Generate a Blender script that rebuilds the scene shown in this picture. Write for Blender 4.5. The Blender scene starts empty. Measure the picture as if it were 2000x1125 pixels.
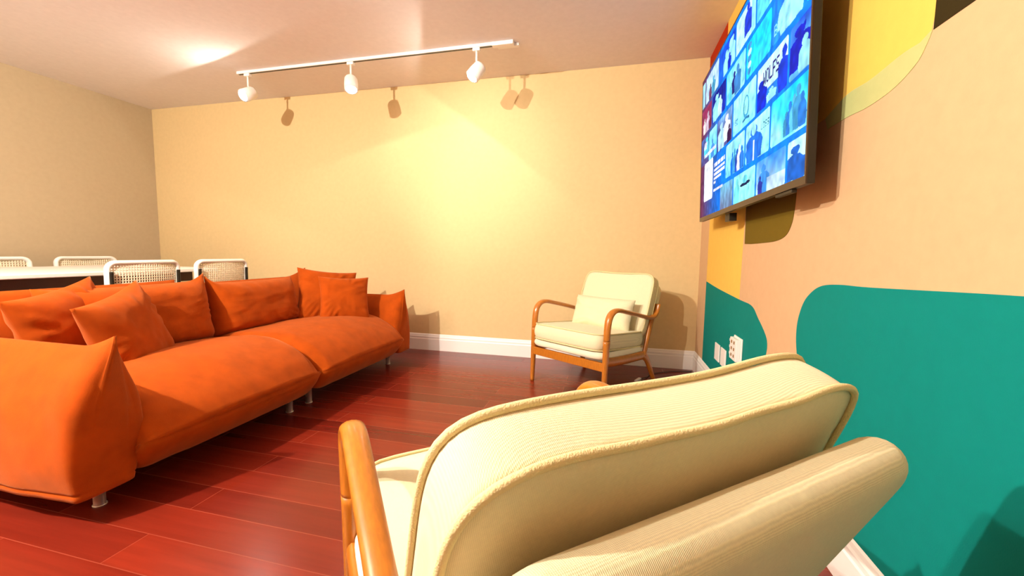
import bpy, bmesh, math, random
import numpy as np
from mathutils import Vector, Matrix, noise
random.seed(4)
S = bpy.context.scene
COL = S.collection
PI = math.pi

# ------------------------------------------------------------------ camera
F, PITCH, YAW, ROLL, CAMH = 792.9, .0875, .2413, .0133, .9387
fwd = Vector((-math.sin(YAW)*math.cos(PITCH), math.cos(YAW)*math.cos(PITCH), -math.sin(PITCH)))
r0 = Vector((math.cos(YAW), math.sin(YAW), 0)); u0 = r0.cross(fwd)
rt = r0*math.cos(ROLL)+u0*math.sin(ROLL); up = -r0*math.sin(ROLL)+u0*math.cos(ROLL)
cd = bpy.data.cameras.new('camera'); cam = bpy.data.objects.new('camera', cd); COL.objects.link(cam)
cd.sensor_width = 36; cd.lens = 36*F/2000; cd.clip_start = .02
M = Matrix.Identity(4)
for i in range(3):
    M[i][0], M[i][1], M[i][2] = rt[i], up[i], -fwd[i]
M[2][3] = CAMH
cam.matrix_world = M
S.camera = cam

# ------------------------------------------------------------------ colour management, world, lights
S.view_settings.view_transform = 'Standard'; S.view_settings.look = 'None'
S.view_settings.gamma = 1; S.view_settings.exposure = 0.0
S.view_settings.use_curve_mapping = False
W = bpy.data.worlds.new('world'); S.world = W; W.use_nodes = True
W.node_tree.nodes['Background'].inputs[0].default_value = (1, .85, .65, 1)
W.node_tree.nodes['Background'].inputs[1].default_value = .3

def lamp(name, kind, loc, power, col, radius=.03, aim=None, cone=None, blend=.4):
    l = bpy.data.lights.new(name, kind); l.energy = power; l.color = col
    l.shadow_soft_size = radius
    o = bpy.data.objects.new(name, l); o.location = loc; COL.objects.link(o)
    if aim is not None:
        o.rotation_euler = (Vector(aim)-Vector(loc)).to_track_quat('-Z', 'Y').to_euler()
    if cone: l.spot_size = math.radians(cone); l.spot_blend = blend
    return o
WARM = (1, .92, .80)
# the second ceiling track, just behind the camera: its lamps cast the shadows on the far walls
lamp('rear_lamp_a', 'POINT', (-2.4, -.3, 2.3), 450, WARM, .025)
lamp('rear_lamp_b', 'SPOT', (-1.66, -.3, 2.3), 210, WARM, .025, (1.0, 3.0, 1.1), 84, .4)
lamp('rear_lamp_b_beam', 'SPOT', (-1.66, -.3, 2.3), 230, WARM, .03, (-1.3, 3.526, 1.74), 30, 1.0)
lamp('rear_lamp_c', 'SPOT', (-3.4, -.3, 2.3), 93, WARM, .03, (-1.9, 2.2, .3), 80, .6)
# unseen fill lights added behind the camera to brighten the room and ceiling
for x, y in ((-3.3, -1.5), (-2.4, -2.2)):
    lamp('rear_fill', 'POINT', (x, y, 2.2), 10, (1, .92, .86), .12)

# ------------------------------------------------------------------ helpers
ALB = .64      # paint and fabric reflectance relative to the photographed tone
def lin(r, g, b, k=ALB):
    return tuple(k*(c/255/12.92 if c/255 <= .04045 else ((c/255+.055)/1.055)**2.4) for c in (r, g, b))
def mat(name, col, rough=.6, metal=0, spec=.5, noise_amt=0, nscale=8, bump=0, bscale=200, sheen=0, sheen_col=None, emit=None, emit_s=0, stretch=None, coat=0):
    m = bpy.data.materials.new(name); m.use_nodes = True
    nt = m.node_tree; N = nt.nodes; L = nt.links; b = N['Principled BSDF']
    b.inputs['Base Color'].default_value = (*col, 1); b.inputs['Roughness'].default_value = rough
    b.inputs['Metallic'].default_value = metal; b.inputs['Specular IOR Level'].default_value = spec
    b.inputs['Coat Weight'].default_value = coat
    if sheen:
        b.inputs['Sheen Weight'].default_value = sheen; b.inputs['Sheen Roughness'].default_value = .45
        b.inputs['Sheen Tint'].default_value = (*(sheen_col or col), 1)
    if emit:
        b.inputs['Emission Color'].default_value = (*emit, 1); b.inputs['Emission Strength'].default_value = emit_s
    tc = N.new('ShaderNodeTexCoord'); mp = N.new('ShaderNodeMapping'); L.new(tc.outputs['Object'], mp.inputs[0])
    if stretch: mp.inputs['Scale'].default_value = stretch
    if noise_amt:
        n = N.new('ShaderNodeTexNoise'); n.inputs['Scale'].default_value = nscale; n.inputs['Detail'].default_value = 6
        L.new(mp.outputs[0], n.inputs[0])
        r = N.new('ShaderNodeMapRange'); r.inputs[1].default_value = .25; r.inputs[2].default_value = .75
        r.inputs[3].default_value = 1-noise_amt; r.inputs[4].default_value = 1+noise_amt
        L.new(n.outputs[0], r.inputs[0])
        mx = N.new('ShaderNodeVectorMath'); mx.operation = 'SCALE'; mx.inputs[0].default_value = col
        L.new(r.outputs[0], mx.inputs['Scale']); L.new(mx.outputs[0], b.inputs['Base Color'])
    if bump:
        n2 = N.new('ShaderNodeTexNoise'); n2.inputs['Scale'].default_value = bscale; n2.inputs['Detail'].default_value = 3
        L.new(mp.outputs[0], n2.inputs[0])
        bp = N.new('ShaderNodeBump'); bp.inputs['Strength'].default_value = bump; bp.inputs['Distance'].default_value = .004
        L.new(n2.outputs[0], bp.inputs['Height']); L.new(bp.outputs[0], b.inputs['Normal'])
    return m

def weave_mat(name, col, scale=900, amt=.2, bump=.2):
    m = mat(name, col, .9, sheen=.2, sheen_col=(1, .95, .8)); nt = m.node_tree; N = nt.nodes; L = nt.links; b = N['Principled BSDF']
    tc = N.new('ShaderNodeTexCoord'); sx = N.new('ShaderNodeSeparateXYZ'); L.new(tc.outputs['Object'], sx.inputs[0])
    nz = N.new('ShaderNodeTexNoise'); nz.inputs['Scale'].default_value = 60; L.new(tc.outputs['Object'], nz.inputs[0])
    def comb(a, c):
        ad = N.new('ShaderNodeMath'); ad.operation = 'ADD'; L.new(a, ad.inputs[0]); L.new(c, ad.inputs[1])
        ad2 = N.new('ShaderNodeMath'); ad2.operation = 'MULTIPLY_ADD'; L.new(nz.outputs[0], ad2.inputs[0]); ad2.inputs[1].default_value = .0012; L.new(ad.outputs[0], ad2.inputs[2])
        mu = N.new('ShaderNodeMath'); mu.operation = 'MULTIPLY'; mu.inputs[1].default_value = scale*2; L.new(ad2.outputs[0], mu.inputs[0])
        si = N.new('ShaderNodeMath'); si.operation = 'SINE'; L.new(mu.outputs[0], si.inputs[0]); return si.outputs[0]
    yz = N.new('ShaderNodeMath'); yz.operation = 'ADD'; L.new(sx.outputs[1], yz.inputs[0]); L.new(sx.outputs[2], yz.inputs[1])
    neg = N.new('ShaderNodeMath'); neg.operation = 'MULTIPLY'; neg.inputs[1].default_value = -1; L.new(sx.outputs[0], neg.inputs[0])
    a = comb(sx.outputs[0], yz.outputs[0]); c = comb(neg.outputs[0], yz.outputs[0])
    pr = N.new('ShaderNodeMath'); pr.operation = 'MULTIPLY'; L.new(a, pr.inputs[0]); L.new(c, pr.inputs[1])
    n3 = N.new('ShaderNodeTexNoise'); n3.inputs['Scale'].default_value = 180; L.new(tc.outputs['Object'], n3.inputs[0])
    ad = N.new('ShaderNodeMath'); ad.operation = 'ADD'; L.new(pr.outputs[0], ad.inputs[0]); L.new(n3.outputs[0], ad.inputs[1])
    r = N.new('ShaderNodeMapRange'); r.inputs[1].default_value = -.6; r.inputs[2].default_value = 1.6
    r.inputs[3].default_value = 1-amt; r.inputs[4].default_value = 1+amt*.5; L.new(ad.outputs[0], r.inputs[0])
    mx = N.new('ShaderNodeVectorMath'); mx.operation = 'SCALE'; mx.inputs[0].default_value = col
    L.new(r.outputs[0], mx.inputs['Scale']); L.new(mx.outputs[0], b.inputs['Base Color'])
    bp = N.new('ShaderNodeBump'); bp.inputs['Strength'].default_value = bump; bp.inputs['Distance'].default_value = .002
    L.new(ad.outputs[0], bp.inputs['Height']); L.new(bp.outputs[0], b.inputs['Normal'])
    return m

def obj(name, V, Fc, m, parent=None, smooth=True, kind=None):
    me = bpy.data.meshes.new(name); me.from_pydata([tuple(v) for v in V], [], Fc); me.update()
    bm = bmesh.new(); bm.from_mesh(me); bmesh.ops.recalc_face_normals(bm, faces=bm.faces); bm.to_mesh(me); bm.free()
    if smooth: me.polygons.foreach_set('use_smooth', [True]*len(me.polygons))
    me.materials.append(m)
    o = bpy.data.objects.new(name, me); COL.objects.link(o)
    if parent: o.parent = parent
    if kind: o['kind'] = kind
    return o
def empty(name, loc, rz=0):
    o = bpy.data.objects.new(name, None); o.empty_display_size = .1; o.location = loc; o.rotation_euler = (0, 0, rz); COL.objects.link(o); return o
def tag(o, label, cat, group=None):
    o['label'] = label; o['category'] = cat
    if group: o['group'] = group
    return o
class MB:
    def __init__(s): s.V = []; s.F = []
    def add(s, V, Fc):
        k = len(s.V); s.V += [Vector(v) for v in V]; s.F += [tuple(i+k for i in f) for f in Fc]; return s
    def box(s, a, b):
        x0, y0, z0 = a; x1, y1, z1 = b
        return s.add([(x0,y0,z0),(x1,y0,z0),(x1,y1,z0),(x0,y1,z0),(x0,y0,z1),(x1,y0,z1),(x1,y1,z1),(x0,y1,z1)],
                     [(0,3,2,1),(4,5,6,7),(0,1,5,4),(1,2,6,5),(2,3,7,6),(3,0,4,7)])
    def tube(s, P, r, n=12, closed=False, ry=None, upv=None):
        # P points, r radius (number or list), ry second radius; cross section axes: side, up
        P = [Vector(p) for p in P]; k = len(P); R = r if isinstance(r, (list, tuple)) else [r]*k
        RY = (ry if isinstance(ry, (list, tuple)) else [ry]*k) if ry else R
        V = []; side = None
        for i in range(k):
            a = P[(i-1) % k] if (closed or i > 0) else P[i]; b = P[(i+1) % k] if (closed or i < k-1) else P[i]
            t = (b-a).normalized()
            if upv is not None: sd = t.cross(Vector(upv)).normalized() if not callable(upv) else upv(i)
            else:
                if side is None:
                    h = Vector((0, 0, 1)) if abs(t.z) < .9 else Vector((1, 0, 0)); side = t.cross(h).normalized()
                side = (side - t*side.dot(t)).normalized(); sd = side
            u = sd.cross(t).normalized()
            for j in range(n):
                an = 2*PI*j/n; V.append(P[i]+sd*math.cos(an)*R[i]+u*math.sin(an)*RY[i])
        Fc = []
        for i in range(k if closed else k-1):
            for j in range(n):
                i2 = (i+1) % k; Fc.append((i*n+j, i*n+(j+1) % n, i2*n+(j+1) % n, i2*n+j))
        if not closed: Fc += [tuple(range(n)), tuple(range((k-1)*n, k*n))[::-1]]
        return s.add(V, Fc)
    def prism(s, poly, d0, d1, axis='x'):
        # polygon of (a,b) extruded along axis from d0 to d1
        def p(a, b, d): return {'x': (d, a, b), 'y': (a, d, b), 'z': (a, b, d)}[axis]
        n = len(poly)
        V = [p(a, b, d0) for a, b in poly]+[p(a, b, d1) for a, b in poly]
        return s.add(V, [tuple(range(n)), tuple(range(n, 2*n))[::-1]]+[(i, (i+1) % n, n+(i+1) % n, n+i) for i in range(n)])
    def loft(s, secs, cap=True):
        n = len(secs[0]); V = [p for q in secs for p in q]; Fc = []
        for i in range(len(secs)-1):
            for j in range(n): Fc.append((i*n+j, i*n+(j+1) % n, (i+1)*n+(j+1) % n, (i+1)*n+j))
        if cap: Fc += [tuple(range(n)), tuple(range((len(secs)-1)*n, len(secs)*n))[::-1]]
        return s.add(V, Fc)
    def build(s, name, m, parent=None, smooth=True, kind=None, bevel=0):
        o = obj(name, s.V, s.F, m, parent, smooth, kind)
        if bevel:
            b = o.modifiers.new('bevel', 'BEVEL'); b.width = bevel; b.segments = 3; b.limit_method = 'ANGLE'
        return o
def catmull(P, k=8, closed=False):
    P = [Vector(p) for p in P]; n = len(P); out = []
    for i in range(n if closed else n-1):
        g = lambda j: P[j % n] if closed else P[min(max(j, 0), n-1)]
        a, b, c, d = g(i-1), g(i), g(i+1), g(i+2)
        for q in range(k):
            t = q/k; out.append(.5*((2*b)+(c-a)*t+(2*a-5*b+4*c-d)*t*t+(3*b-a-3*c+d)*t**3))
    if not closed: out.append(P[-1])
    return out
def cube_grid(nx, ny, nz):
    idx = {}; V = []; Fc = []
    def vid(i, j, k):
        if (i, j, k) not in idx:
            idx[(i, j, k)] = len(V); V.append(Vector((2*i/nx-1, 2*j/ny-1, 2*k/nz-1)))
        return idx[(i, j, k)]
    for k in (0, nz):
        for i in range(nx):
            for j in range(ny): Fc.append((vid(i,j,k), vid(i+1,j,k), vid(i+1,j+1,k), vid(i,j+1,k)))
    for j in (0, ny):
        for i in range(nx):
            for k in range(nz): Fc.append((vid(i,j,k), vid(i+1,j,k), vid(i+1,j,k+1), vid(i,j,k+1)))
    for i in (0, nx):
        for j in range(ny):
            for k in range(nz): Fc.append((vid(i,j,k), vid(i,j+1,k), vid(i,j+1,k+1), vid(i,j,k+1)))
    return V, Fc
def rrect(a, b, r, n=8):
    out = []
    for cx, cy, s in ((a-r, b-r, 0), (-a+r, b-r, 1), (-a+r, -b+r, 2), (a-r, -b+r, 3)):
        for i in range(n+1):
            an = PI/2*(s+i/n); out.append((cx+r*math.cos(an), cy+r*math.sin(an)))
    return out

# ------------------------------------------------------------------ materials
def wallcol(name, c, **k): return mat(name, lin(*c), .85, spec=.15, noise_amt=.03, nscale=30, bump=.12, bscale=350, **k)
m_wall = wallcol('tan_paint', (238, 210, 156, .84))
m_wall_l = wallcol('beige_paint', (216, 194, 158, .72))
m_ceil = wallcol('ceiling_paint', (238, 230, 228, .98))
m_peach = wallcol('peach_paint', (250, 204, 156))
m_yellow = wallcol('yellow_paint', (255, 206, 98, .80))
m_green = wallcol('pale_green_paint', (222, 224, 150))
m_teal = wallcol('teal_paint', (0, 150, 140))
m_olive = wallcol('olive_paint', (128, 104, 24))
m_dark = wallcol('dark_olive_paint', (58, 46, 12))
m_red = wallcol('red_paint', (205, 56, 6))
m_trim = mat('white_gloss_trim', lin(255, 250, 244, .92), .35)
m_velvet = mat('rust_velvet', lin(204, 86, 12), .88, spec=.1, noise_amt=.16, nscale=14, bump=.15, bscale=260, sheen=.22, sheen_col=(1, .55, .25))
m_cream = weave_mat('cream_linen', lin(248, 238, 196, .86))
m_deck = mat('cream_canvas', lin(248, 240, 210, .86), .9, bump=.1, bscale=300)
m_pipe = mat('cream_piping', lin(244, 228, 170, .84), .9, bump=.4, bscale=500)
m_oak = mat('honey_oak', lin(206, 124, 36, .74), .32, noise_amt=.18, nscale=20, stretch=(9, 2, 1.5), coat=.3)
m_white = mat('white_lacquer', lin(255, 252, 246, .95), .4)
m_black = mat('black_plastic', (.012, .012, .012), .35)
m_side = mat('dark_tv_metal', (.020, .016, .010), .4, spec=.25)
m_chrome = mat('brushed_steel', (.80, .76, .68), .28, .85)
m_cane = mat('cane', lin(248, 234, 204, .95), .7)
m_track = mat('white_metal', lin(250, 246, 240, .95), .4)
m_plate = mat('white_plastic', lin(252, 246, 240, .92), .35)
m_slot = mat('outlet_slot', lin(170, 120, 40), .5)
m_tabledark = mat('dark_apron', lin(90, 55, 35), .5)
m_screenbez = mat('screen_bezel', lin(60, 40, 25), .25)

# floor
m_floor = mat('cherry_floor', (.2, .02, .01), .22, spec=.4)
def floor_nodes():
    nt = m_floor.node_tree; N = nt.nodes; L = nt.links; b = N['Principled BSDF']
    tc = N.new('ShaderNodeTexCoord'); mp = N.new('ShaderNodeMapping'); mp.inputs['Location'].default_value = (.3, -.94+.133*8, 0)
    L.new(tc.outputs['Object'], mp.inputs[0])
    br = N.new('ShaderNodeTexBrick'); br.inputs['Scale'].default_value = 1; br.inputs['Brick Width'].default_value = 1.15
    br.inputs['Row Height'].default_value = .133; br.inputs['Mortar Size'].default_value = .0016; br.offset = .37; br.offset_frequency = 2
    br.inputs['Mortar Smooth'].default_value = .1; br.inputs['Bias'].default_value = 0
    br.inputs['Color1'].default_value = (*lin(152, 48, 28), 1); br.inputs['Color2'].default_value = (*lin(118, 32, 20), 1)
    br.inputs['Mortar'].default_value = (*lin(170, 74, 52), 1)
    L.new(mp.outputs[0], br.inputs[0])
    m2 = N.new('ShaderNodeMapping'); m2.inputs['Scale'].default_value = (1.2, 22, 1); L.new(tc.outputs['Object'], m2.inputs[0])
    n = N.new('ShaderNodeTexNoise'); n.inputs['Scale'].default_value = 1.6; n.inputs['Detail'].default_value = 7; L.new(m2.outputs[0], n.inputs[0])
    r = N.new('ShaderNodeMapRange'); r.inputs[1].default_value = .25; r.inputs[2].default_value = .75; r.inputs[3].default_value = .85; r.inputs[4].default_value = 1.15
    L.new(n.outputs[0], r.inputs[0])
    mx = N.new('ShaderNodeVectorMath'); mx.operation = 'SCALE'; L.new(br.outputs['Color'], mx.inputs[0]); L.new(r.outputs[0], mx.inputs['Scale'])
    L.new(mx.outputs[0], b.inputs['Base Color'])
    r2 = N.new('ShaderNodeMapRange'); r2.inputs[3].default_value = .22; r2.inputs[4].default_value = .28; L.new(n.outputs[0], r2.inputs[0]); L.new(r2.outputs[0], b.inputs['Roughness'])
    bp = N.new('ShaderNodeBump'); bp.inputs['Strength'].default_value = .25; bp.inputs['Distance'].default_value = .002; bp.invert = True
    L.new(br.outputs['Fac'], bp.inputs['Height']); L.new(bp.outputs[0], b.inputs['Normal'])
floor_nodes()

# ------------------------------------------------------------------ room shell
XL, XR, YB, YF, H, T = -4.975, .6793, 3.526, -3.0, 2.45, .1
def slab(name, a, b, m): return MB().box(a, b).build(name, m, smooth=False, kind='structure')
slab('floor', (XL-T, YF-T, -T), (XR+T, YB+T, 0), m_floor)
slab('ceiling', (XL-T, YF-T, H), (XR+T, YB+T, H+T), m_ceil)
slab('wall_back', (XL, YB, 0), (XR, YB+T, H), m_wall)
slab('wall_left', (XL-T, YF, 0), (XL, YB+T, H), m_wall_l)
wall_right = slab('wall_right', (XR, YF, 0), (XR+T, YB+T, H), m_peach)
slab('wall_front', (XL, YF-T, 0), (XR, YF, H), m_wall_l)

# baseboards with a moulded top
prof = [(0, 0), (.016, 0), (.016, .105), (.013, .112), (.013, .128), (.009, .136), (.006, .148), (0, .155)]
MB().loft([[Vector((x, YB-d, z)) for d, z in prof] for x in (XL+.016, XR)]).build('baseboard_back', m_trim, smooth=False, kind='structure')
MB().loft([[Vector((XR-d, y, z)) for d, z in prof] for y in (YF, YB-.016)]).build('baseboard_right', m_trim, smooth=False, kind='structure')
MB().loft([[Vector((XL+d, y, z)) for d, z in prof] for y in (YF, YB)]).build('baseboard_left', m_trim, smooth=False, kind='structure')

# painted mural on the right wall: thin coats of paint, (y, z) outlines
def patch(poly, m, lift=.0006): MB().prism(poly, XR-lift, XR+.001, 'x').build('mural_patch', m, wall_right, smooth=False)
def sm(P, k=6): return [(v.x, v.y) for v in catmull([(a, b, 0) for a, b in P], k)]
patch([(3.25, .70), (3.25, 2.0), (3.03, 2.45), (1.145, 2.45), (1.145, 1.506)]+sm([(1.157, 1.445), (1.21, 1.436), (1.256, 1.438), (1.378, 1.428), (1.494, 1.43), (1.62, 1.40)])+[(2.42, 1.40), (2.44, .66)], m_yellow)
patch(sm([(1.152, 1.45), (1.166, 1.425), (1.197, 1.393), (1.274, 1.366), (1.38, 1.357), (1.483, 1.362), (1.60, 1.36)])+sm([(1.62, 1.40), (1.494, 1.432), (1.378, 1.430), (1.256, 1.440), (1.19, 1.438)]), m_green, .0012)
patch([(YB, 1.7), (YB, 2.45), (3.03, 2.45), (3.0, 1.9)], m_red, .0012)
patch([(2.44, 1.6), (2.40, 1.0)]+sm([(2.30, .997), (2.15, .998), (1.98, 1.002), (1.88, 1.02), (1.83, 1.06), (1.81, 1.12), (1.80, 1.25)])+[(1.80, 1.6)], m_olive, .0018)
patch([(1.15, 1.447), (1.15, 2.3), (-.4, 2.3), (-.4, 1.447)], m_dark, .0012)
patch([(3.25, .155), (3.25, .745)]+sm([(3.25, .745), (2.911, .721), (2.437, .699), (2.232, .69), (2.135, .646), (2.009, .573), (2.0, .50), (2.06, .38)])+[(2.1, .155)], m_teal, .0012)
patch([(-.8, .155), (-.8, .90), (.70, .882)]+sm([(.873, .876), (.974, .872), (1.294, .857), (1.45, .853), (1.55, .842), (1.62, .815), (1.68, .765), (1.715, .68), (1.70, .58), (1.62, .42), (1.5, .30)])+[(1.5, .155)], m_teal, .0012)

# ------------------------------------------------------------------ track lighting
TY, TZ = 2.962, H
track = empty('track_light_rail', (-2.0, TY, H))
tag(track, 'long white ceiling track rail that carries three lit spotlights', 'light track')
MB().box((-1.18, -.017, -.022), (1.13, .017, 0)).build('rail', m_track, track, smooth=False, bevel=.002)
MB().box((-1.17, -.008, -.0235), (1.12, .008, -.0215)).build('slot', m_black, track, smooth=False)
MB().box((1.10, -.022, -.027), (1.26, .022, 0)).build('power_feed', m_track, track, smooth=False, bevel=.004)
MB().box((1.13, .028, -.020), (1.29, .062, 0)).build('end_cap', m_track, track, smooth=False, bevel=.004)
m_bulb = mat('lit_bulb', (1, 1, 1), .4, emit=(1, .93, .84), emit_s=26)
def spot_head(x, d, label, power):
    r = empty('track_spotlight', (x, TY, H-.0225))
    tag(r, label, 'spotlight', 'spotlights on the ceiling track')
    MB().box((-.028, -.015, -.022), (.028, .015, 0)).build('adapter', m_track, r, smooth=False, bevel=.003)
    MB().tube([(0, 0, -.02), (0, 0, -.105)], .008, 12).build('stem', m_track, r)
    d = Vector(d).normalized(); c = Vector((0, 0, -.165))     # centre of the head
    bk = c - d*.055; fr = c + d*.055
    mb = MB(); mb.tube([(0, 0, -.10), bk+d*.03+Vector((0, 0, .035))], .007, 8); mb.build('knuckle', m_track, r)
    # cup: open at the mouth
    P = [bk-d*.012, bk-d*.010, bk, bk+d*.012, c, fr, fr-d*.002, c, bk+d*.014]
    R = [.004, .028, .043, .049, .052, .052, .049, .048, .040]
    mb = MB(); mb.tube(P, R, 28); mb.F = mb.F[:-2]+[tuple(range(28))]
    o = obj('lamp_shade', mb.V, mb.F, m_track, r)
    V, Fc = cube_grid(6, 6, 6); q = d.to_track_quat('Z', 'Y')
    obj('bulb', [fr-d*.006+q @ Vector((v.normalized().x*.045, v.normalized().y*.045, v.normalized().z*.026)) for v in V], Fc, m_bulb, r)
    lo = Vector((x, TY, H-.0225))+fr+d*.034
    lamp('track_lamp', 'SPOT', lo, power, WARM, .012, lo+d, 180, .08)
    return r
spot_head(-3.08, (-.20, -.83, -.55), 'leftmost lit white spotlight on the ceiling track, aimed toward the camera', 10)
spot_head(-2.075, (.22, -.30, -.93), 'middle lit white spotlight on the ceiling track', 5)
spot_head(-1.02, (-.55, -.28, -.76), 'rightmost lit white spotlight on the ceiling track, beside the power feed end', 8)

# ------------------------------------------------------------------ sofa
sofa = empty('sofa', (-2.2, 2.0, 0))
tag(sofa, 'long rust orange velvet two module sofa on short chrome legs', 'sofa')
def sp(v): return Vector(v)-Vector((-2.2, 2.0, 0))
def section_resample(P, k):
    C = catmull([(a, b, 0) for a, b in P], k, True); return [(c.x, c.y) for c in C]
def seat(y0, y1):
    top = [(-2.66, .11), (-2.67, .25), (-2.60, .365), (-2.35, .395), (-2.10, .425), (-1.92, .420), (-1.78, .375), (-1.68, .310), (-1.625, .245)]
    fr = [(-1.617, .233), (-1.622, .226), (-1.613, .218), (-1.640, .17), (-1.675, .125), (-1.70, .105)]
    bt = [(-2.0, .10), (-2.4, .10)]
    base = [(v.x, v.y) for v in catmull([(a, b, 0) for a, b in top], 5)]+fr+bt
    n = len(base); c = Vector((-2.15, .25))
    nor = []
    for i in range(n):
        a = Vector(base[i-1]); b = Vector(base[(i+1) % n]); t = (b-a).normalized(); nor.append(Vector((-t.y, t.x)))
    # make sure they point outward
    if sum((Vector(base[i])-c).dot(nor[i]) for i in range(n)) < 0: nor = [-q for q in nor]
    secs = []; K = 44; L_ = y1-y0
    for k in range(K+1):
        s = .5-.5*math.cos(PI*k/K); y = y0+L_*s
        e = min(s, 1-s)*L_; R = .075
        d = R*(1-math.sqrt(max(0, 1-(1-min(e/R, 1))**2)))
        crown = .018*math.sin(PI*s)
        sec = []
        for i, (x, z) in enumerate(base):
            isTop = z > .24
            f = 1.0 if isTop else .45
            wr = noise.noise(Vector((x*5, y*5, z*5)))*.006 + noise.noise(Vector((x*14, y*14, z*9)))*.002
            # soft pull folds near the joints
            if e < .12 and isTop: wr += .004*math.sin(y*150+x*14)*(1-e/.12)
            q = Vector((x, z))+nor[i]*(-d*f+(crown if isTop else crown*.6)+wr)
            q.y = max(q.y, .10)
            sec.append(sp((q.x, y, q.y)))
        secs.append(sec)
    return MB().loft(secs).build('seat', m_velvet, sofa)
seat(1.055, 1.992); seat(1.996, 2.965)

def slab_cushion(name, axis, l0, l1, mid, half, zb, zt, ear=.045, ear_len=.16, lean=0, endpow=5.0, sag=.0, seed=0, ends=(1, 1)):
    # loft along its length; cross section: wide at the bottom and pinched to a seam at the top
    K = 48; TS = [0, .02, .036, .044, .052, .07]+[.07+.93*i/20 for i in range(1, 21)]; NZ = len(TS)-1; secs = []
    for k in range(K+1):
        s = .5-.5*math.cos(PI*k/K); l = l0+(l1-l0)*s; e = min(s, 1-s)*abs(l1-l0)
        top = zt+ear*ends[0 if s < .5 else 1]*max(0, 1-e/ear_len)**1.6-sag*math.sin(PI*s)
        sec = []
        for side in (1, -1):
            rng = range(NZ+1) if side == 1 else range(NZ, -1, -1)
            for j in rng:
                t = TS[j]
                z = zb+(top-zb)*t
                h = half*(1-.12*(1-min(t*5, 1)))*(1+.10*math.sin(PI*min(t/.75, 1)))
                if t > .52: h *= max(.06, 1-((t-.52)/.48)**2.2*.95)
                # plan rounding near both ends: exponent lower (rounder) higher up
                R = .035+.15*t*t; pw = endpow-(endpow-2.2)*min(1, t*1.1)
                if e < R: h *= max(.05, (1-(1-e/R)**pw))**(1/pw)
                if j == 3: h -= .005
                w = noise.noise(Vector((l*4+seed, z*5, side*3)))*.010+noise.noise(Vector((l*11+seed, z*12, side*3)))*.003
                off = mid+side*max(.004, h+w*min(1, h/.05))+lean*(z-zb)
                p = (l, off, z) if axis == 'x' else (off, l, z)
                sec.append(sp(p))
        secs.append(sec)
    return MB().loft(secs).build(name, m_velvet, sofa)
slab_cushion('armrest', 'x', -2.72, -1.665, 0.965, .103, .10, .587, seed=1, lean=.10)
slab_cushion('armrest', 'x', -2.72, -1.675, 3.055, .105, .10, .570, seed=7, ear=.05)
slab_cushion('backrest', 'y', .90, 1.99, -2.71, .10, .10, .73, seed=3, ends=(1, .1), ear=.07, ear_len=.22)
slab_cushion('backrest', 'y', 1.995, 3.13, -2.71, .10, .10, .705, seed=5, ends=(.1, 1), ear=.07, ear_len=.22)

def pillow_mesh(w, h, t, seed=0, pinch=.07, crease=.007, n=30, boxy=2.6):
    V, Fc = cube_grid(n, n, 4); out = []
    for v in V:
        u, q, k = v.x, v.y, v.z
        x = w/2*u*(1-pinch*(1-q*q)); y = h/2*q*(1-pinch*(1-u*u))
        prof = (max(0, 1-abs(u)**boxy)*max(0, 1-abs(q)**boxy))**.55
        th = t/2*prof+.004
        cr = 0
        rr = math.hypot(u, q)
        if rr > .6:
            an = math.atan2(q, u); cr = crease*max(0, .5+1.6*noise.noise(Vector((u*1.3+seed, q*1.3, 2))))*math.sin(an*19+seed+7*noise.noise(Vector((u*1.6, q*1.6, seed))))*min(1, (rr-.6)/.3)*prof*2
        nz = noise.noise(Vector((u*2+seed, q*2, k)))*.012*prof+noise.noise(Vector((u*6+seed, q*6, k)))*.004*prof
        out.append(Vector((x, y, k*(th+nz)+ (cr if k > 0 else -cr)*(abs(k)))))
    return out, Fc
# back cushions standing against the backrests
def back_cushion(y0, y1, zt, seed):
    w = y1-y0; zb = .385; h = zt-zb; V, Fc = pillow_mesh(w, h, .22, seed, pinch=.035, crease=.004, boxy=4.5)
    tl = math.radians(9); out = []
    for v in V:
        y = (y0+y1)/2+v.x; zz = v.y+h/2; d = v.z
        # fuller toward the bottom
        d *= 1.08-.25*(zz/h-.3)
        x = -2.45+d*math.cos(tl)-math.sin(tl)*(zz-h/2)
        # ears on the two top corners
        c = max(0, abs(v.x)/(w/2)-.72)/.28*max(0, zz/h-.75)/.25*(1.0 if abs(y-1.997) < .3 else .45)
        z = zb+zz*math.cos(tl)+.045*c*c
        out.append(sp((x, y, z)))
    return obj('back_cushion', out, Fc, m_velvet, sofa)
back_cushion(1.215, 1.995, .745, 2.0); back_cushion(2.0, 2.70, .725, 9.0)
for y in (1.01, 1.912, 2.066, 2.974):
    for x in (-1.79, -2.62):
        MB().tube([sp((x, y, 0)), sp((x, y, .004)), sp((x, y, .0045)), sp((x, y, .105))], [.021, .021, .0175, .0175], 20).build('leg', m_chrome, sofa)

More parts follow.
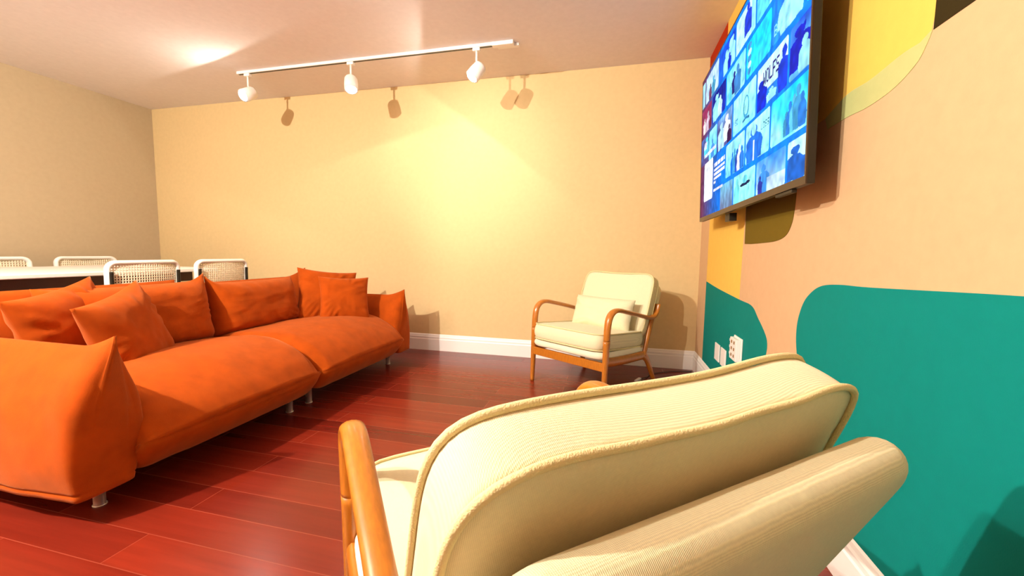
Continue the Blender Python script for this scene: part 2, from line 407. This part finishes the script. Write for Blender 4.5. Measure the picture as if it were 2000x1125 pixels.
# throw pillows
def throw(c, R, s, t, seed, label):
    r = empty('throw_pillow', c)
    V, Fc = pillow_mesh(s, s, t, seed, pinch=.085)
    Rm = Matrix(R)
    o = obj('throw_pillow', [Rm @ v for v in V], Fc, m_velvet)
    bpy.data.objects.remove(r); o.location = c
    return tag(o, label, 'pillow', 'rust velvet throw pillows on the sofa')
throw((-2.21, 1.415, .515), ((-.492, -.145, .858), (.85, -.293, .438), (.188, .945, .268)), .45, .17, 1, 'rust orange throw pillow nearest the camera, in front of another by the near sofa arm')
throw((-2.421, 1.31, .535), ((-.41, -.105, .906), (.897, -.226, .38), (.165, .968, .187)), .45, .17, 4, 'rust orange throw pillow half hidden behind the nearest one on the sofa')
throw((-2.267, 2.861, .560), ((.674, -.231, .702), (.731, .352, -.585), (-.112, .907, .406)), .46, .15, 6, 'larger rust throw pillow at the far sofa arm, behind a smaller one')
throw((-2.02, 2.745, .555), ((.718, -.223, .66), (.695, .289, -.658), (-.044, .931, .362)), .37, .13, 8, 'smaller rust throw pillow at the far sofa arm, in front of a larger one')

# ------------------------------------------------------------------ armchairs
def cushion_box(w, d, t, crown=.02, seed=0, n=(22, 18, 6), p=8.0, fat=.035, sag=0):
    # rounded box in local x (w), y (d), z (t), crowned on both broad faces
    V, Fc = cube_grid(*n); out = []
    for v in V:
        u, q, k = v
        # squircle the outline
        x, y = u, q
        m_ = max(abs(u), abs(q)); 
        if m_ > 0:
            # map square to rounded square
            s = m_/((abs(u)**p+abs(q)**p)**(1/p)); x, y = u*s, q*s
        c = crown*(1-x*x)*(1-y*y)
        bulge = 1+fat*(1-k*k)
        X = x*w/2*bulge; Y = y*d/2*bulge
        if y > .3: Y -= sag*(1-x*x)*(y-.3)/.7
        nz = noise.noise(Vector((x*2+seed, y*2, k)))*.004+noise.noise(Vector((x*7+seed, y*7, k*2)))*.0015
        out.append(Vector((X, Y, k*(t/2+c)+nz)))
    return out, Fc
def outline(w, d, n=72, p=8.0, sag=0):
    out = []
    for i in range(n):
        a = 2*PI*i/n; u, q = math.cos(a), math.sin(a); s = 1/((abs(u)**p+abs(q)**p)**(1/p)); Y = q*s*d/2
        if q*s > .3: Y -= sag*(1-(u*s)**2)*(q*s-.3)/.7
        out.append((u*s*w/2, Y))
    return out
def frame_at(center, tilt):   # rotate about x
    return Matrix.Translation(center) @ Matrix.Rotation(tilt, 4, 'X')
def build_armchair(loc, rz, label):
    r = empty('armchair', loc, rz); tag(r, label, 'armchair', 'cream armchairs with oak frames')
    XA = .311
    for s in (1, -1):
        X = XA*s
        # front leg
        P = catmull([(X, .0, 0), (X, .004, .12), (X, .010, .26), (X, .016, .395)], 5)
        k = len(P); MB().tube(P, [.0135+.0075*(i/(k-1)) for i in range(k)], 16, ry=[.015+.010*(i/(k-1)) for i in range(k)], upv=(0, 1, 0)).build('leg', m_oak, r)
        # curved armrest continuing from the leg
        P = catmull([(X, .016, .396), (X, .020, .47), (X, .035, .535), (X, .075, .571), (X, .14, .577), (X, .25, .555), (X, .38, .526), (X, .50, .498), (X, .585, .492), (X, .632, .525), (X, .650, .580)], 6)
        k = len(P); rx = []; rz_ = []
        for i in range(k):
            t = i/(k-1); rx.append(.021+.004*math.sin(PI*min(1, t*1.6))); rz_.append(.022-.007*min(1, t*3) if t < .85 else .015-.006*(t-.85)/.15)
        MB().tube(P, rx, 16, ry=rz_, upv=lambda i: Vector((1, 0, 0))).build('armrest', m_oak, r)
        # back post
        P = catmull([(X, .478, .225), (X, .515, .33), (X, .553, .43), (X, .585, .502)], 5)
        MB().tube(P, [.015]*len(P), 14, ry=[.020]*len(P), upv=lambda i: Vector((1, 0, 0))).build('back_post', m_oak, r)
        # side rail and rear leg
        P = catmull([(X, .012, .262), (X, .10, .250), (X, .25, .240), (X, .40, .236), (X, .49, .232)], 6)
        MB().tube(P, [.013]*len(P), 14, ry=[.030]*len(P), upv=lambda i: Vector((1, 0, 0))).build('side_rail', m_oak, r)
        P = catmull([(X, .462, .238), (X, .515, .20), (X, .565, .13), (X, .610, .06), (X, .650, 0)], 6)
        k = len(P); MB().tube(P, [.014]*k, 14, ry=[.030-.014*i/(k-1) for i in range(k)], upv=lambda i: Vector((1, 0, 0))).build('leg', m_oak, r)
    MB().box((-.302, -.008, .200), (.302, .014, .256)).build('front_rail', m_oak, r, smooth=False, bevel=.005)
    MB().box((-.300, .470, .20), (.300, .492, .25)).build('rear_rail', m_oak, r, smooth=False, bevel=.005)
    # upholstered deck under the seat
    V, Fc = cushion_box(.60, .52, .045, crown=.0); A = frame_at((0, .235, .283), -.055)
    obj('seat_deck', [A @ v for v in V], Fc, m_deck, r)
    # seat cushion
    V, Fc = cushion_box(.585, .56, .098, crown=.012, seed=2); A = frame_at((0, .245, .362), -.075)
    c = obj('seat_cushion', [A @ v for v in V], Fc, m_cream, r)
    for z in (.051, -.051): MB().tube([A @ Vector((x*1.0, y*1.0, z)) for x, y in outline(.590, .565)], .0042, 8, True).build('piping', m_pipe, c)
    # back cushion, leaning back
    tl = .36; A = Matrix.Translation((0, .574, .564)) @ Matrix.Rotation(PI/2-tl, 4, 'X')
    W_, H_, T_ = .598, .485, .068
    V, Fc = cushion_box(W_, H_, T_, crown=.022, seed=5, n=(32, 28, 7), p=7.0, fat=.008, sag=.016)
    c = obj('back_cushion', [A @ v for v in V], Fc, m_cream, r)
    for z in (T_/2+.002, -T_/2-.002):
        P = []
        for x, y in outline(W_+.004, H_+.004, 140, 7.0, .016):
            P.append(A @ Vector((x, y, z+.004*noise.noise(Vector((x*9, y*9, z*40))))))
        MB().tube(P, .0048, 8, True).build('piping', m_pipe, c)
    # upholstered back panel
    A = Matrix.Translation((0, .640, .495)) @ Matrix.Rotation(PI/2-.42, 4, 'X')
    secs = []; w, d, t, re = .296, .235, .030, .029
    prof_ = [(f, t-.004*(1-f)) for f in (.05, .3, .6, .85)]
    ring = lambda ins, z, f=1: [A @ Vector((x*f, y*f, z)) for x, y in rrect(w-ins, d-ins, .055-min(ins, .05)*.6, 12)]
    for f, z in prof_: secs.append(ring(re, z+.004, f))
    for i in range(13):
        an = PI/2-PI*i/12; secs.append(ring(re*(1-math.cos(an)), t*math.sin(an)))
    for f, z in prof_[::-1]: secs.append(ring(re, -z-.004, f))
    MB().loft(secs).build('back_panel', m_cream, r)
    return r
def lumbar(loc, rz, label):
    V, Fc = pillow_mesh(.50, .24, .12, 3, pinch=.03, crease=.004, boxy=4)
    A = Matrix.Rotation(PI/2-.32, 4, 'X')
    o = obj('lumbar_pillow', [A @ v for v in V], Fc, m_cream); o.rotation_euler = (0, 0, rz)
    c = Matrix.Rotation(rz, 4, 'Z') @ Vector((.0, .405, .50)); o.location = Vector(loc)+c
    return tag(o, label, 'pillow', 'cream lumbar pillows on the armchairs')
FAR = ((-.287, 2.715, 0), math.radians(-33.3)); NEAR = ((-.329, .974, 0), math.radians(220.9))
build_armchair(*FAR, 'cream cushioned oak armchair facing the room in the far corner')
build_armchair(*NEAR, 'cream armchair in the foreground seen from behind, close to the camera')
lumbar(*FAR, 'small cream lumbar pillow on the far corner armchair')
lumbar(*NEAR, 'cream lumbar pillow mostly hidden in the foreground armchair')

# ------------------------------------------------------------------ dining table and cane chairs
table = empty('dining_table', (-4.02, 1.9, 0)); tag(table, 'long white dining table behind the sofa', 'table')
MB().box((-.58, -1.25, .742), (.62, .98, .770)).build('tabletop', m_white, table, smooth=False, bevel=.006)
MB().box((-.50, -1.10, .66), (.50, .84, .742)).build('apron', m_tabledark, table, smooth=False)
for x in (-.42, .42):
    for y in (-1.0, .74): MB().tube([(x, y, 0), (x, y, .70)], [.03, .036], 16).build('leg', m_cane, table)
def dining(loc, rz, label):
    # local: back at y=0, seat toward -y
    r = empty('dining_chair', loc, rz); tag(r, label, 'chair', 'white cane dining chairs around the table')
    def bow(x, z): return .025*(1-(x/.235)**2)
    z0, z1, w, rr = .575, .850, .235, .045
    out = [(x, z+(z0+z1)/2) for x, z in rrect(w-.014, (z1-z0)/2-.014, rr)]
    MB().tube([(x, bow(x, z)+.03*(z-z0), z) for x, z in out], .022, 12, True, ry=.015).build('back_frame', m_white, r)
    mb = MB()
    n = 13
    for i in range(n):
        z = z0+.030+(z1-z0-.060)*i/(n-1)
        mb.tube([(x*.206, bow(x*.206, z)+.03*(z-z0), z) for x in (-1, -.6, -.2, .2, .6, 1)], .0042, 5)
    for i in range(27):
        x = -.206+.412*i/26
        mb.tube([(x, bow(x, 0)+.03*.03, z0+.024), (x, bow(x, 0)+.03*.25, z1-.024)], .0042, 5)
    mb.build('cane_panel', m_cane, r)
    # seat frame and cane
    MB().tube([(x, y-.25, .455) for x, y in rrect(.225, .215, .06)], .017, 12, True).build('seat_frame', m_white, r)
    MB().box((-.215, -.455, .452), (.215, -.045, .458)).build('seat', m_cane, r, smooth=False)
    for s in (1, -1):   # cantilever tube
        P = catmull([(s*.212, .034, .775), (s*.212, .031, .74), (s*.212, .028, .60), (s*.216, .0, .50), (s*.222, -.06, .435), (s*.222, -.25, .435), (s*.222, -.42, .435), (s*.222, -.485, .40), (s*.222, -.49, .25), (s*.222, -.49, .06), (s*.222, -.45, .0125), (s*.222, -.20, .0125), (s*.222, .0, .0125)], 5)
        MB().tube(P, .0115, 12).build('leg', m_side, r)
    MB().tube([(-.222, .0, .0125), (.222, .0, .0125)], .0115, 12).build('base_bar', m_side, r)
    return r
dining((-3.22, 2.165, 0), -PI/2, 'white cane chair behind the sofa, left one of two on the near side of table')
dining((-3.22, 2.755, 0), -PI/2, 'white cane dining chair on the sofa side of the table, nearest the back wall')
dining((-4.76, 2.74, 0), PI/2, 'white cane dining chair across the table, right one of the two by the left wall')
dining((-4.76, 2.13, 0), PI/2, 'white cane dining chair across the table, cut by the left picture edge')

# ------------------------------------------------------------------ television
tv = empty('television', (0, 0, 0)); tag(tv, 'large wall mounted television showing a blue grid of pictures', 'television')
TB, TT = Vector((.565, 0, 1.185)), Vector((.540, 0, 2.07))
tup = (TT-TB).normalized(); TH = (TT-TB).length; tn = Vector((0, -1, 0)).cross(tup).normalized()   # screen normal
if tn.x > 0: tn = -tn
TW = 1.56
def tvp(u, v, d=0): return TB+tup*(v*TH)+Vector((0, 3.0-u*TW, 0))+tn*d
def tvbox(u0, u1, v0, v1, d0, d1):
    m = MB(); P = [tvp(u, v, d) for d in (d0, d1) for u, v in ((u0, v0), (u1, v0), (u1, v1), (u0, v1))]
    return m.add(P, [(0,1,2,3),(4,5,6,7),(0,1,5,4),(1,2,6,5),(2,3,7,6),(3,0,4,7)])
tvbox(0, 1, -.028, 1.0, -.024, -.001).build('housing', m_side, tv, smooth=False, bevel=.003)
mb = MB()
for a in ((0, 1, -.028, 0), (0, 1, .992, 1.0), (0, .006, 0, .992), (.994, 1, 0, .992)):
    q = tvbox(*a, -.002, .0025); mb.add(q.V, q.F)
mb.build('bezel', m_screenbez, tv, smooth=False)
tvbox(.15, .85, .08, .62, -.055, -.024).build('rear_cover', m_black, tv, smooth=False, bevel=.006)
tvbox(.40, .60, .25, .62, -.095, -.055).build('wall_mount', m_black, tv, smooth=False)
tvbox(.84, .93, -.042, -.028, -.018, -.002).build('sensor', m_side, tv, smooth=False, bevel=.002)
tvbox(.345, .40, -.075, -.028, -.060, -.024).build('mount_clip', m_side, tv, smooth=False, bevel=.002)

# the picture on the screen, painted cell by cell into a face colour layer
NXp, NYp = 560, 316
img = np.zeros((NYp, NXp, 3)); yy, xx = np.mgrid[0:NYp, 0:NXp]; U = (xx+.5)/NXp; Vv = (yy+.5)/NYp
def put(mask, c, a=1.0):
    c = np.array(c)/255.; img[mask] = img[mask]*(1-a)+c*a
img[:] = np.array((0, 122, 245))/255.
g = np.clip((U-.02)/.34, 0, 1)[..., None]; img[:] = np.array((110, 50, 80))/255.*(1-g)+img*g
rng = np.random.RandomState(3)
def smooth_noise(n):
    a = rng.rand(n+2, n*2+2); x = U*(n*2); y = Vv*n; i = x.astype(int); j = y.astype(int); fx = x-i; fy = y-j
    return (a[j, i]*(1-fx)+a[j, i+1]*fx)*(1-fy)+(a[j+1, i]*(1-fx)+a[j+1, i+1]*fx)*fy
N1 = smooth_noise(14); N2 = smooth_noise(40)
def tile(u0, u1, v0, v1, c0, c1, blot=.25):
    r = .008
    cx = np.clip(U, u0+r, u1-r); cy = np.clip(Vv, v0+r*1.7, v1-r*1.7)
    m = ((U-cx)**2+((Vv-cy)*.57)**2) <= r*r
    t = np.clip((Vv-v0)/(v1-v0)*.6+(N1-.5)*1.2*blot*4*.5+.2, 0, 1)[..., None]
    cc = np.array(c0)/255.*(1-t)+np.array(c1)/255.*t
    img[m] = cc[m]; return m
def person(cu, vb, h, c, m, w=.34):
    w *= .8
    # a standing figure: head and shoulders outline
    a = (U-cu)/(h*w); b = (Vv-vb)/h
    c = c if c is not PALE else (150, 225, 242)
    b = b+.05*(N2-.5); a = a+.25*(N2-.5)
    head = ((a/.36)**2+((b-.86)/.14)**2) < 1
    tor = (b < .74) & (b > 0) & (np.abs(a) < .28+.62*np.clip((.74-b)/.16, 0, 1)**.6*(1-.25*np.clip((.5-b)*2, 0, 1)))
    put((head | tor) & m, c)
PALE, CY, DB, MB_, AQ = (175, 238, 246), (0, 200, 250), (6, 40, 200), (10, 110, 230), (90, 210, 245)
R1 = (.800, .975); R2 = (.600, .775); R3 = (.377, .570); R4 = (.175, .360); R5 = (.0, .148)
t = tile(.065, .268, *R1, (190, 225, 245), (175, 205, 245)); person(.14, .80, .10, (110, 60, 90), t); person(.19, .80, .12, (70, 150, 190), t)
tile(-.1, .050, *R1, (150, 190, 210), (160, 220, 240))
t = tile(.275, .475, *R1, (25, 110, 240), (15, 70, 225)); person(.37, .80, .13, PALE, t, .4); person(.43, .80, .16, (150, 225, 240), t, .5); person(.41, .80, .09, DB, t)
t = tile(.485, .665, *R1, PALE, (200, 235, 248)); person(.60, .83, .15, (30, 60, 210), t); put(t & (U > .63), (150, 230, 245))
t = tile(.675, .860, *R1, (25, 60, 225), (20, 90, 235)); person(.72, .80, .16, AQ, t, .5); person(.80, .80, .15, PALE, t)
t = tile(.870, 1.01, *R1, AQ, PALE); person(.93, .80, .15, MB_, t)
t = tile(-.1, .170, *R2, (150, 70, 90), (150, 40, 90)); person(.05, .60, .11, (225, 215, 215), t); person(.11, .60, .13, (200, 180, 200), t); person(.145, .60, .09, (120, 40, 70), t)
t = tile(.185, .375, *R2, (30, 60, 200), (15, 20, 130)); person(.25, .60, .16, PALE, t, .5); person(.30, .60, .12, (200, 240, 245), t)
t = tile(.387, .585, *R2, PALE, AQ); person(.475, .62, .12, (30, 30, 120), t); person(.51, .60, .15, (60, 130, 200), t); person(.43, .60, .08, AQ, t)
t = tile(.597, .785, *R2, (60, 215, 250), (0, 200, 252), .4)
for i in range(5): put(t & (((U-.623)/.016)**2+((Vv-.63-.03*i)/.016)**2 < 1), PALE if i % 2 else (60, 140, 200))
t = tile(.795, .965, *R2, (40, 150, 250), (20, 120, 245)); person(.90, .60, .17, PALE, t, .6); person(.93, .60, .15, (160, 235, 240), t)
tile(.975, 1.02, *R2, CY, CY)
t = tile(-.1, .130, *R3, (90, 60, 110), (80, 120, 200)); person(.10, .42, .14, AQ, t, .5)
t = tile(.140, .262, *R3, AQ, PALE); person(.20, .38, .12, (70, 140, 220), t)
t = tile(.272, .465, *R3, (60, 30, 90), (120, 180, 235)); person(.33, .377, .16, (170, 215, 245), t, .4); person(.40, .40, .15, (225, 230, 245), t, .4); person(.43, .377, .10, (60, 20, 70), t)
t = tile(.477, .688, *R3, (120, 220, 248), PALE)
put(t & (((U-.605)/.026)**2+((Vv-.47)/.055)**2 < 1), (60, 150, 190)); put(t & (((U-.605)/.019)**2+((Vv-.475)/.043)**2 < 1), (150, 235, 240))
put(t & (np.abs(Vv-.415+.25*np.abs(U-.605)) < .006) & (np.abs(U-.605) < .03), (40, 110, 160))
t = tile(.698, .893, *R3, (30, 90, 225), (195, 235, 250), .1); put(t & (Vv > .445), (195, 238, 248))
put(t & (Vv < .445) & (U > .76) & (U < .86), (30, 120, 230)); person(.725, .377, .13, DB, t, .5); person(.872, .377, .17, (20, 60, 215), t, .30); person(.80, .385, .05, PALE, t, .9)
t = tile(.903, 1.02, *R3, (120, 220, 245), (30, 80, 215)); person(.95, .40, .15, (16, 30, 190), t, .6); person(.975, .377, .12, PALE, t)
t = tile(.400, .600, *R4, AQ, PALE)
for i, c in enumerate((MB_, (60, 150, 210), (30, 80, 190), (230, 225, 245), (40, 120, 220))): person(.48+.024*i, .175, .12+.012*(i % 2), c, t, .26)
t = tile(.613, .797, *R4, (140, 235, 240), PALE); person(.680, .175, .165, (30, 110, 225), t, .55); put(t & (np.abs(U-.682) < .006) & (Vv < .27) & (Vv > .175), (225, 245, 252)); put(t & (((U-.68)/.018)**2+((Vv-.318)/.026)**2 < 1), (160, 235, 240))
t = tile(.806, 1.02, *R4, PALE, CY, .3)
for i, (u_, h_) in enumerate(((.895, .09), (.915, .12), (.935, .13), (.955, .16), (.975, .12))): person(u_, .185, h_, ((60, 150, 200), (40, 120, 210), (90, 190, 230))[i % 3], t, .24)
tile(.335, .490, *R5, (110, 120, 160), (110, 190, 220))
t = tile(.500, .702, *R5, (140, 235, 240), (160, 240, 240)); put(t & (((U-.615-(Vv-.085)*1.2)/.045)**2+((Vv-.085)/.010)**2 < 1), (20, 30, 70)); put(t & (((U-.615)/.022)**2+((Vv-.108)/.020)**2 < 1), (100, 200, 220)); person(.537, .0, .13, (110, 215, 225), t, .3)
t = tile(.712, .902, *R5, (190, 225, 250), (40, 130, 235), .2); person(.765, .0, .125, (60, 140, 225), t, .42); person(.742, .0, .08, (40, 50, 150), t, .3); put(t & (Vv < .06) & (U > .79), (200, 225, 248), .8)
t = tile(.912, 1.02, *R5, (150, 225, 240), (190, 235, 245)); person(.95, .0, .125, (25, 95, 190), t, .6)
# writing
FONT = {'W': '10001 10001 10001 10101 10101 11011 10001', 'O': '01110 10001 10001 10001 10001 10001 01110', 'L': '10000 10000 10000 10000 10000 10000 11111',
        'F': '11111 10000 10000 11110 10000 10000 10000', 'S': '01111 10000 10000 01110 00001 00001 11110', 'B': '11110 10001 10001 11110 10001 10001 11110',
        'A': '01110 10001 10001 11111 10001 10001 10001', 'I': '11111 00100 00100 00100 00100 00100 11111', '5': '11111 10000 11110 00001 00001 10001 01110'}
def write(txt, u, v, cw, ch, c, bold=.0):
    for k, chh in enumerate(txt):
        if chh == ' ': continue
        for i, row in enumerate(FONT[chh].split()):
            for j, b in enumerate(row):
                if b == '1':
                    a0 = u+(k*6+j)*cw/6; b0 = v-i*ch/7
                    put((U >= a0-bold) & (U < a0+cw/6+bold) & (Vv <= b0) & (Vv > b0-ch/7), c)
write('WOLFS', .740, .535, .0215, .060, (40, 20, 120), .0012)
write('BALS', .805, .675, .022, .045, (140, 225, 250))
write('SI', .502, .455, .014, .030, (60, 140, 200)); write('LOSS', .735, .315, .015, .028, (40, 120, 150))
# text block and the plain white card beside it
card = (np.clip(np.abs(U-.140)-.062, 0, 1)**2+(np.clip(np.abs(Vv-.240)-.115, 0, 1)*.57)**2) < .012**2
put(card, (235, 240, 250))
for v_, a_, b_ in ((.515, .055, .11), (.490, .055, .10), (.432, .055, .255), (.310, .232, .385), (.278, .232, .385), (.250, .232, .385), (.222, .232, .340), (.198, .232, .262), (.148, .232, .365)):
    m = (U > a_) & (U < b_) & (np.abs(Vv-v_) < (.012 if v_ > .4 or v_ == .31 else .008)); m &= ((U*160).astype(int) % 7 != 3) | (v_ < .3)
    put(m, (225, 225, 245))
img = np.clip(img*(.82+.36*N2[..., None]), 0, 1)
gx, gy = np.meshgrid(np.linspace(.006, .994, NXp+1), np.linspace(.0, .992, NYp+1))
A0 = np.array(tvp(0, 0, .0008)); EU = np.array(tvp(1, 0, .0008))-A0; EV = np.array(tvp(0, 1, .0008))-A0
VV = A0+gx.reshape(-1, 1)*EU+gy.reshape(-1, 1)*EV
me = bpy.data.meshes.new('screen'); nf = NXp*NYp
me.vertices.add(len(VV)); me.vertices.foreach_set('co', VV.astype(np.float32).ravel())
a = (np.arange(NYp)[:, None]*(NXp+1)+np.arange(NXp)[None, :]).ravel()
me.loops.add(nf*4); me.polygons.add(nf)
me.loops.foreach_set('vertex_index', np.stack([a, a+1, a+NXp+2, a+NXp+1], 1).astype(np.int32).ravel())
me.polygons.foreach_set('loop_start', (np.arange(nf)*4).astype(np.int32))
me.update(calc_edges=True)
at = me.color_attributes.new('picture', 'FLOAT_COLOR', 'CORNER')
linimg = np.where(img <= .04045, img/12.92, ((img+.055)/1.055)**2.4)
cl = np.ones((nf, 4, 4), np.float32); cl[:, :, :3] = linimg.reshape(-1, 1, 3); at.data.foreach_set('color', cl.ravel())
m_scr = bpy.data.materials.new('screen_picture'); m_scr.use_nodes = True; N = m_scr.node_tree.nodes; b = N['Principled BSDF']
an = N.new('ShaderNodeAttribute'); an.attribute_name = 'picture'
m_scr.node_tree.links.new(an.outputs['Color'], b.inputs['Emission Color']); b.inputs['Emission Strength'].default_value = 1.35
b.inputs['Base Color'].default_value = (.01, .01, .012, 1); b.inputs['Roughness'].default_value = .12; b.inputs['Specular IOR Level'].default_value = 0
me.materials.append(m_scr); so = bpy.data.objects.new('screen', me); COL.objects.link(so); so.parent = tv

# ------------------------------------------------------------------ wall plates and cord
def plate(y0, y1, z0, z1, name, label, cat, grp=None):
    r = empty(name, (XR-.0016, (y0+y1)/2, (z0+z1)/2)); tag(r, label, cat, grp); w = (y1-y0)/2; h = (z1-z0)/2
    MB().box((-.008, -w, -h), (0, w, h)).build('plate', m_plate, r, smooth=False, bevel=.003)
    return r, w, h
plate(2.755, 2.865, .262, .372, 'wall_plate', 'blank white wall plate nearest the corner on the teal shape', 'wall plate', 'blank wall plates')
plate(2.610, 2.720, .262, .372, 'wall_plate', 'blank white wall plate beside the outlet adapter on the teal shape', 'wall plate', 'blank wall plates')
r, w, h = plate(2.32, 2.46, .365, .50, 'outlet', 'white multi outlet adapter on the teal shape', 'outlet')
MB().box((-.030, -w+.012, -h+.008), (-.008, w-.012, h-.008)).build('adapter_body', m_plate, r, smooth=False, bevel=.004)
for i in range(3):
    for s in (-1, 1):
        MB().box((-.0312, s*.022-.008, -.042+i*.036), (-.0298, s*.022+.008, -.026+i*.036)).build('socket', m_slot, r, smooth=False)
    MB().box((-.028, w-.012, -.040+i*.036), (-.012, w+.002, -.026+i*.036)).build('side_socket', m_plate, r, smooth=False)
cord = empty('power_cord', (.235, 3.13, 0)); tag(cord, 'thin black cord with a white plug lying on the floor under the far armchair', 'cord')
MB().tube(catmull([(.0, -.02, .012), (.05, .06, .006), (.09, .15, .005), (.20, .24, .005), (.31, .29, .005), (.41, .31, .005)], 8), .0035, 8).build('cable', m_black, cord)
MB().tube([(-.045, -.085, .010), (-.012, -.035, .012), (.0, -.018, .012)], [.007, .013, .006], 12).build('plug', m_plate, cord)
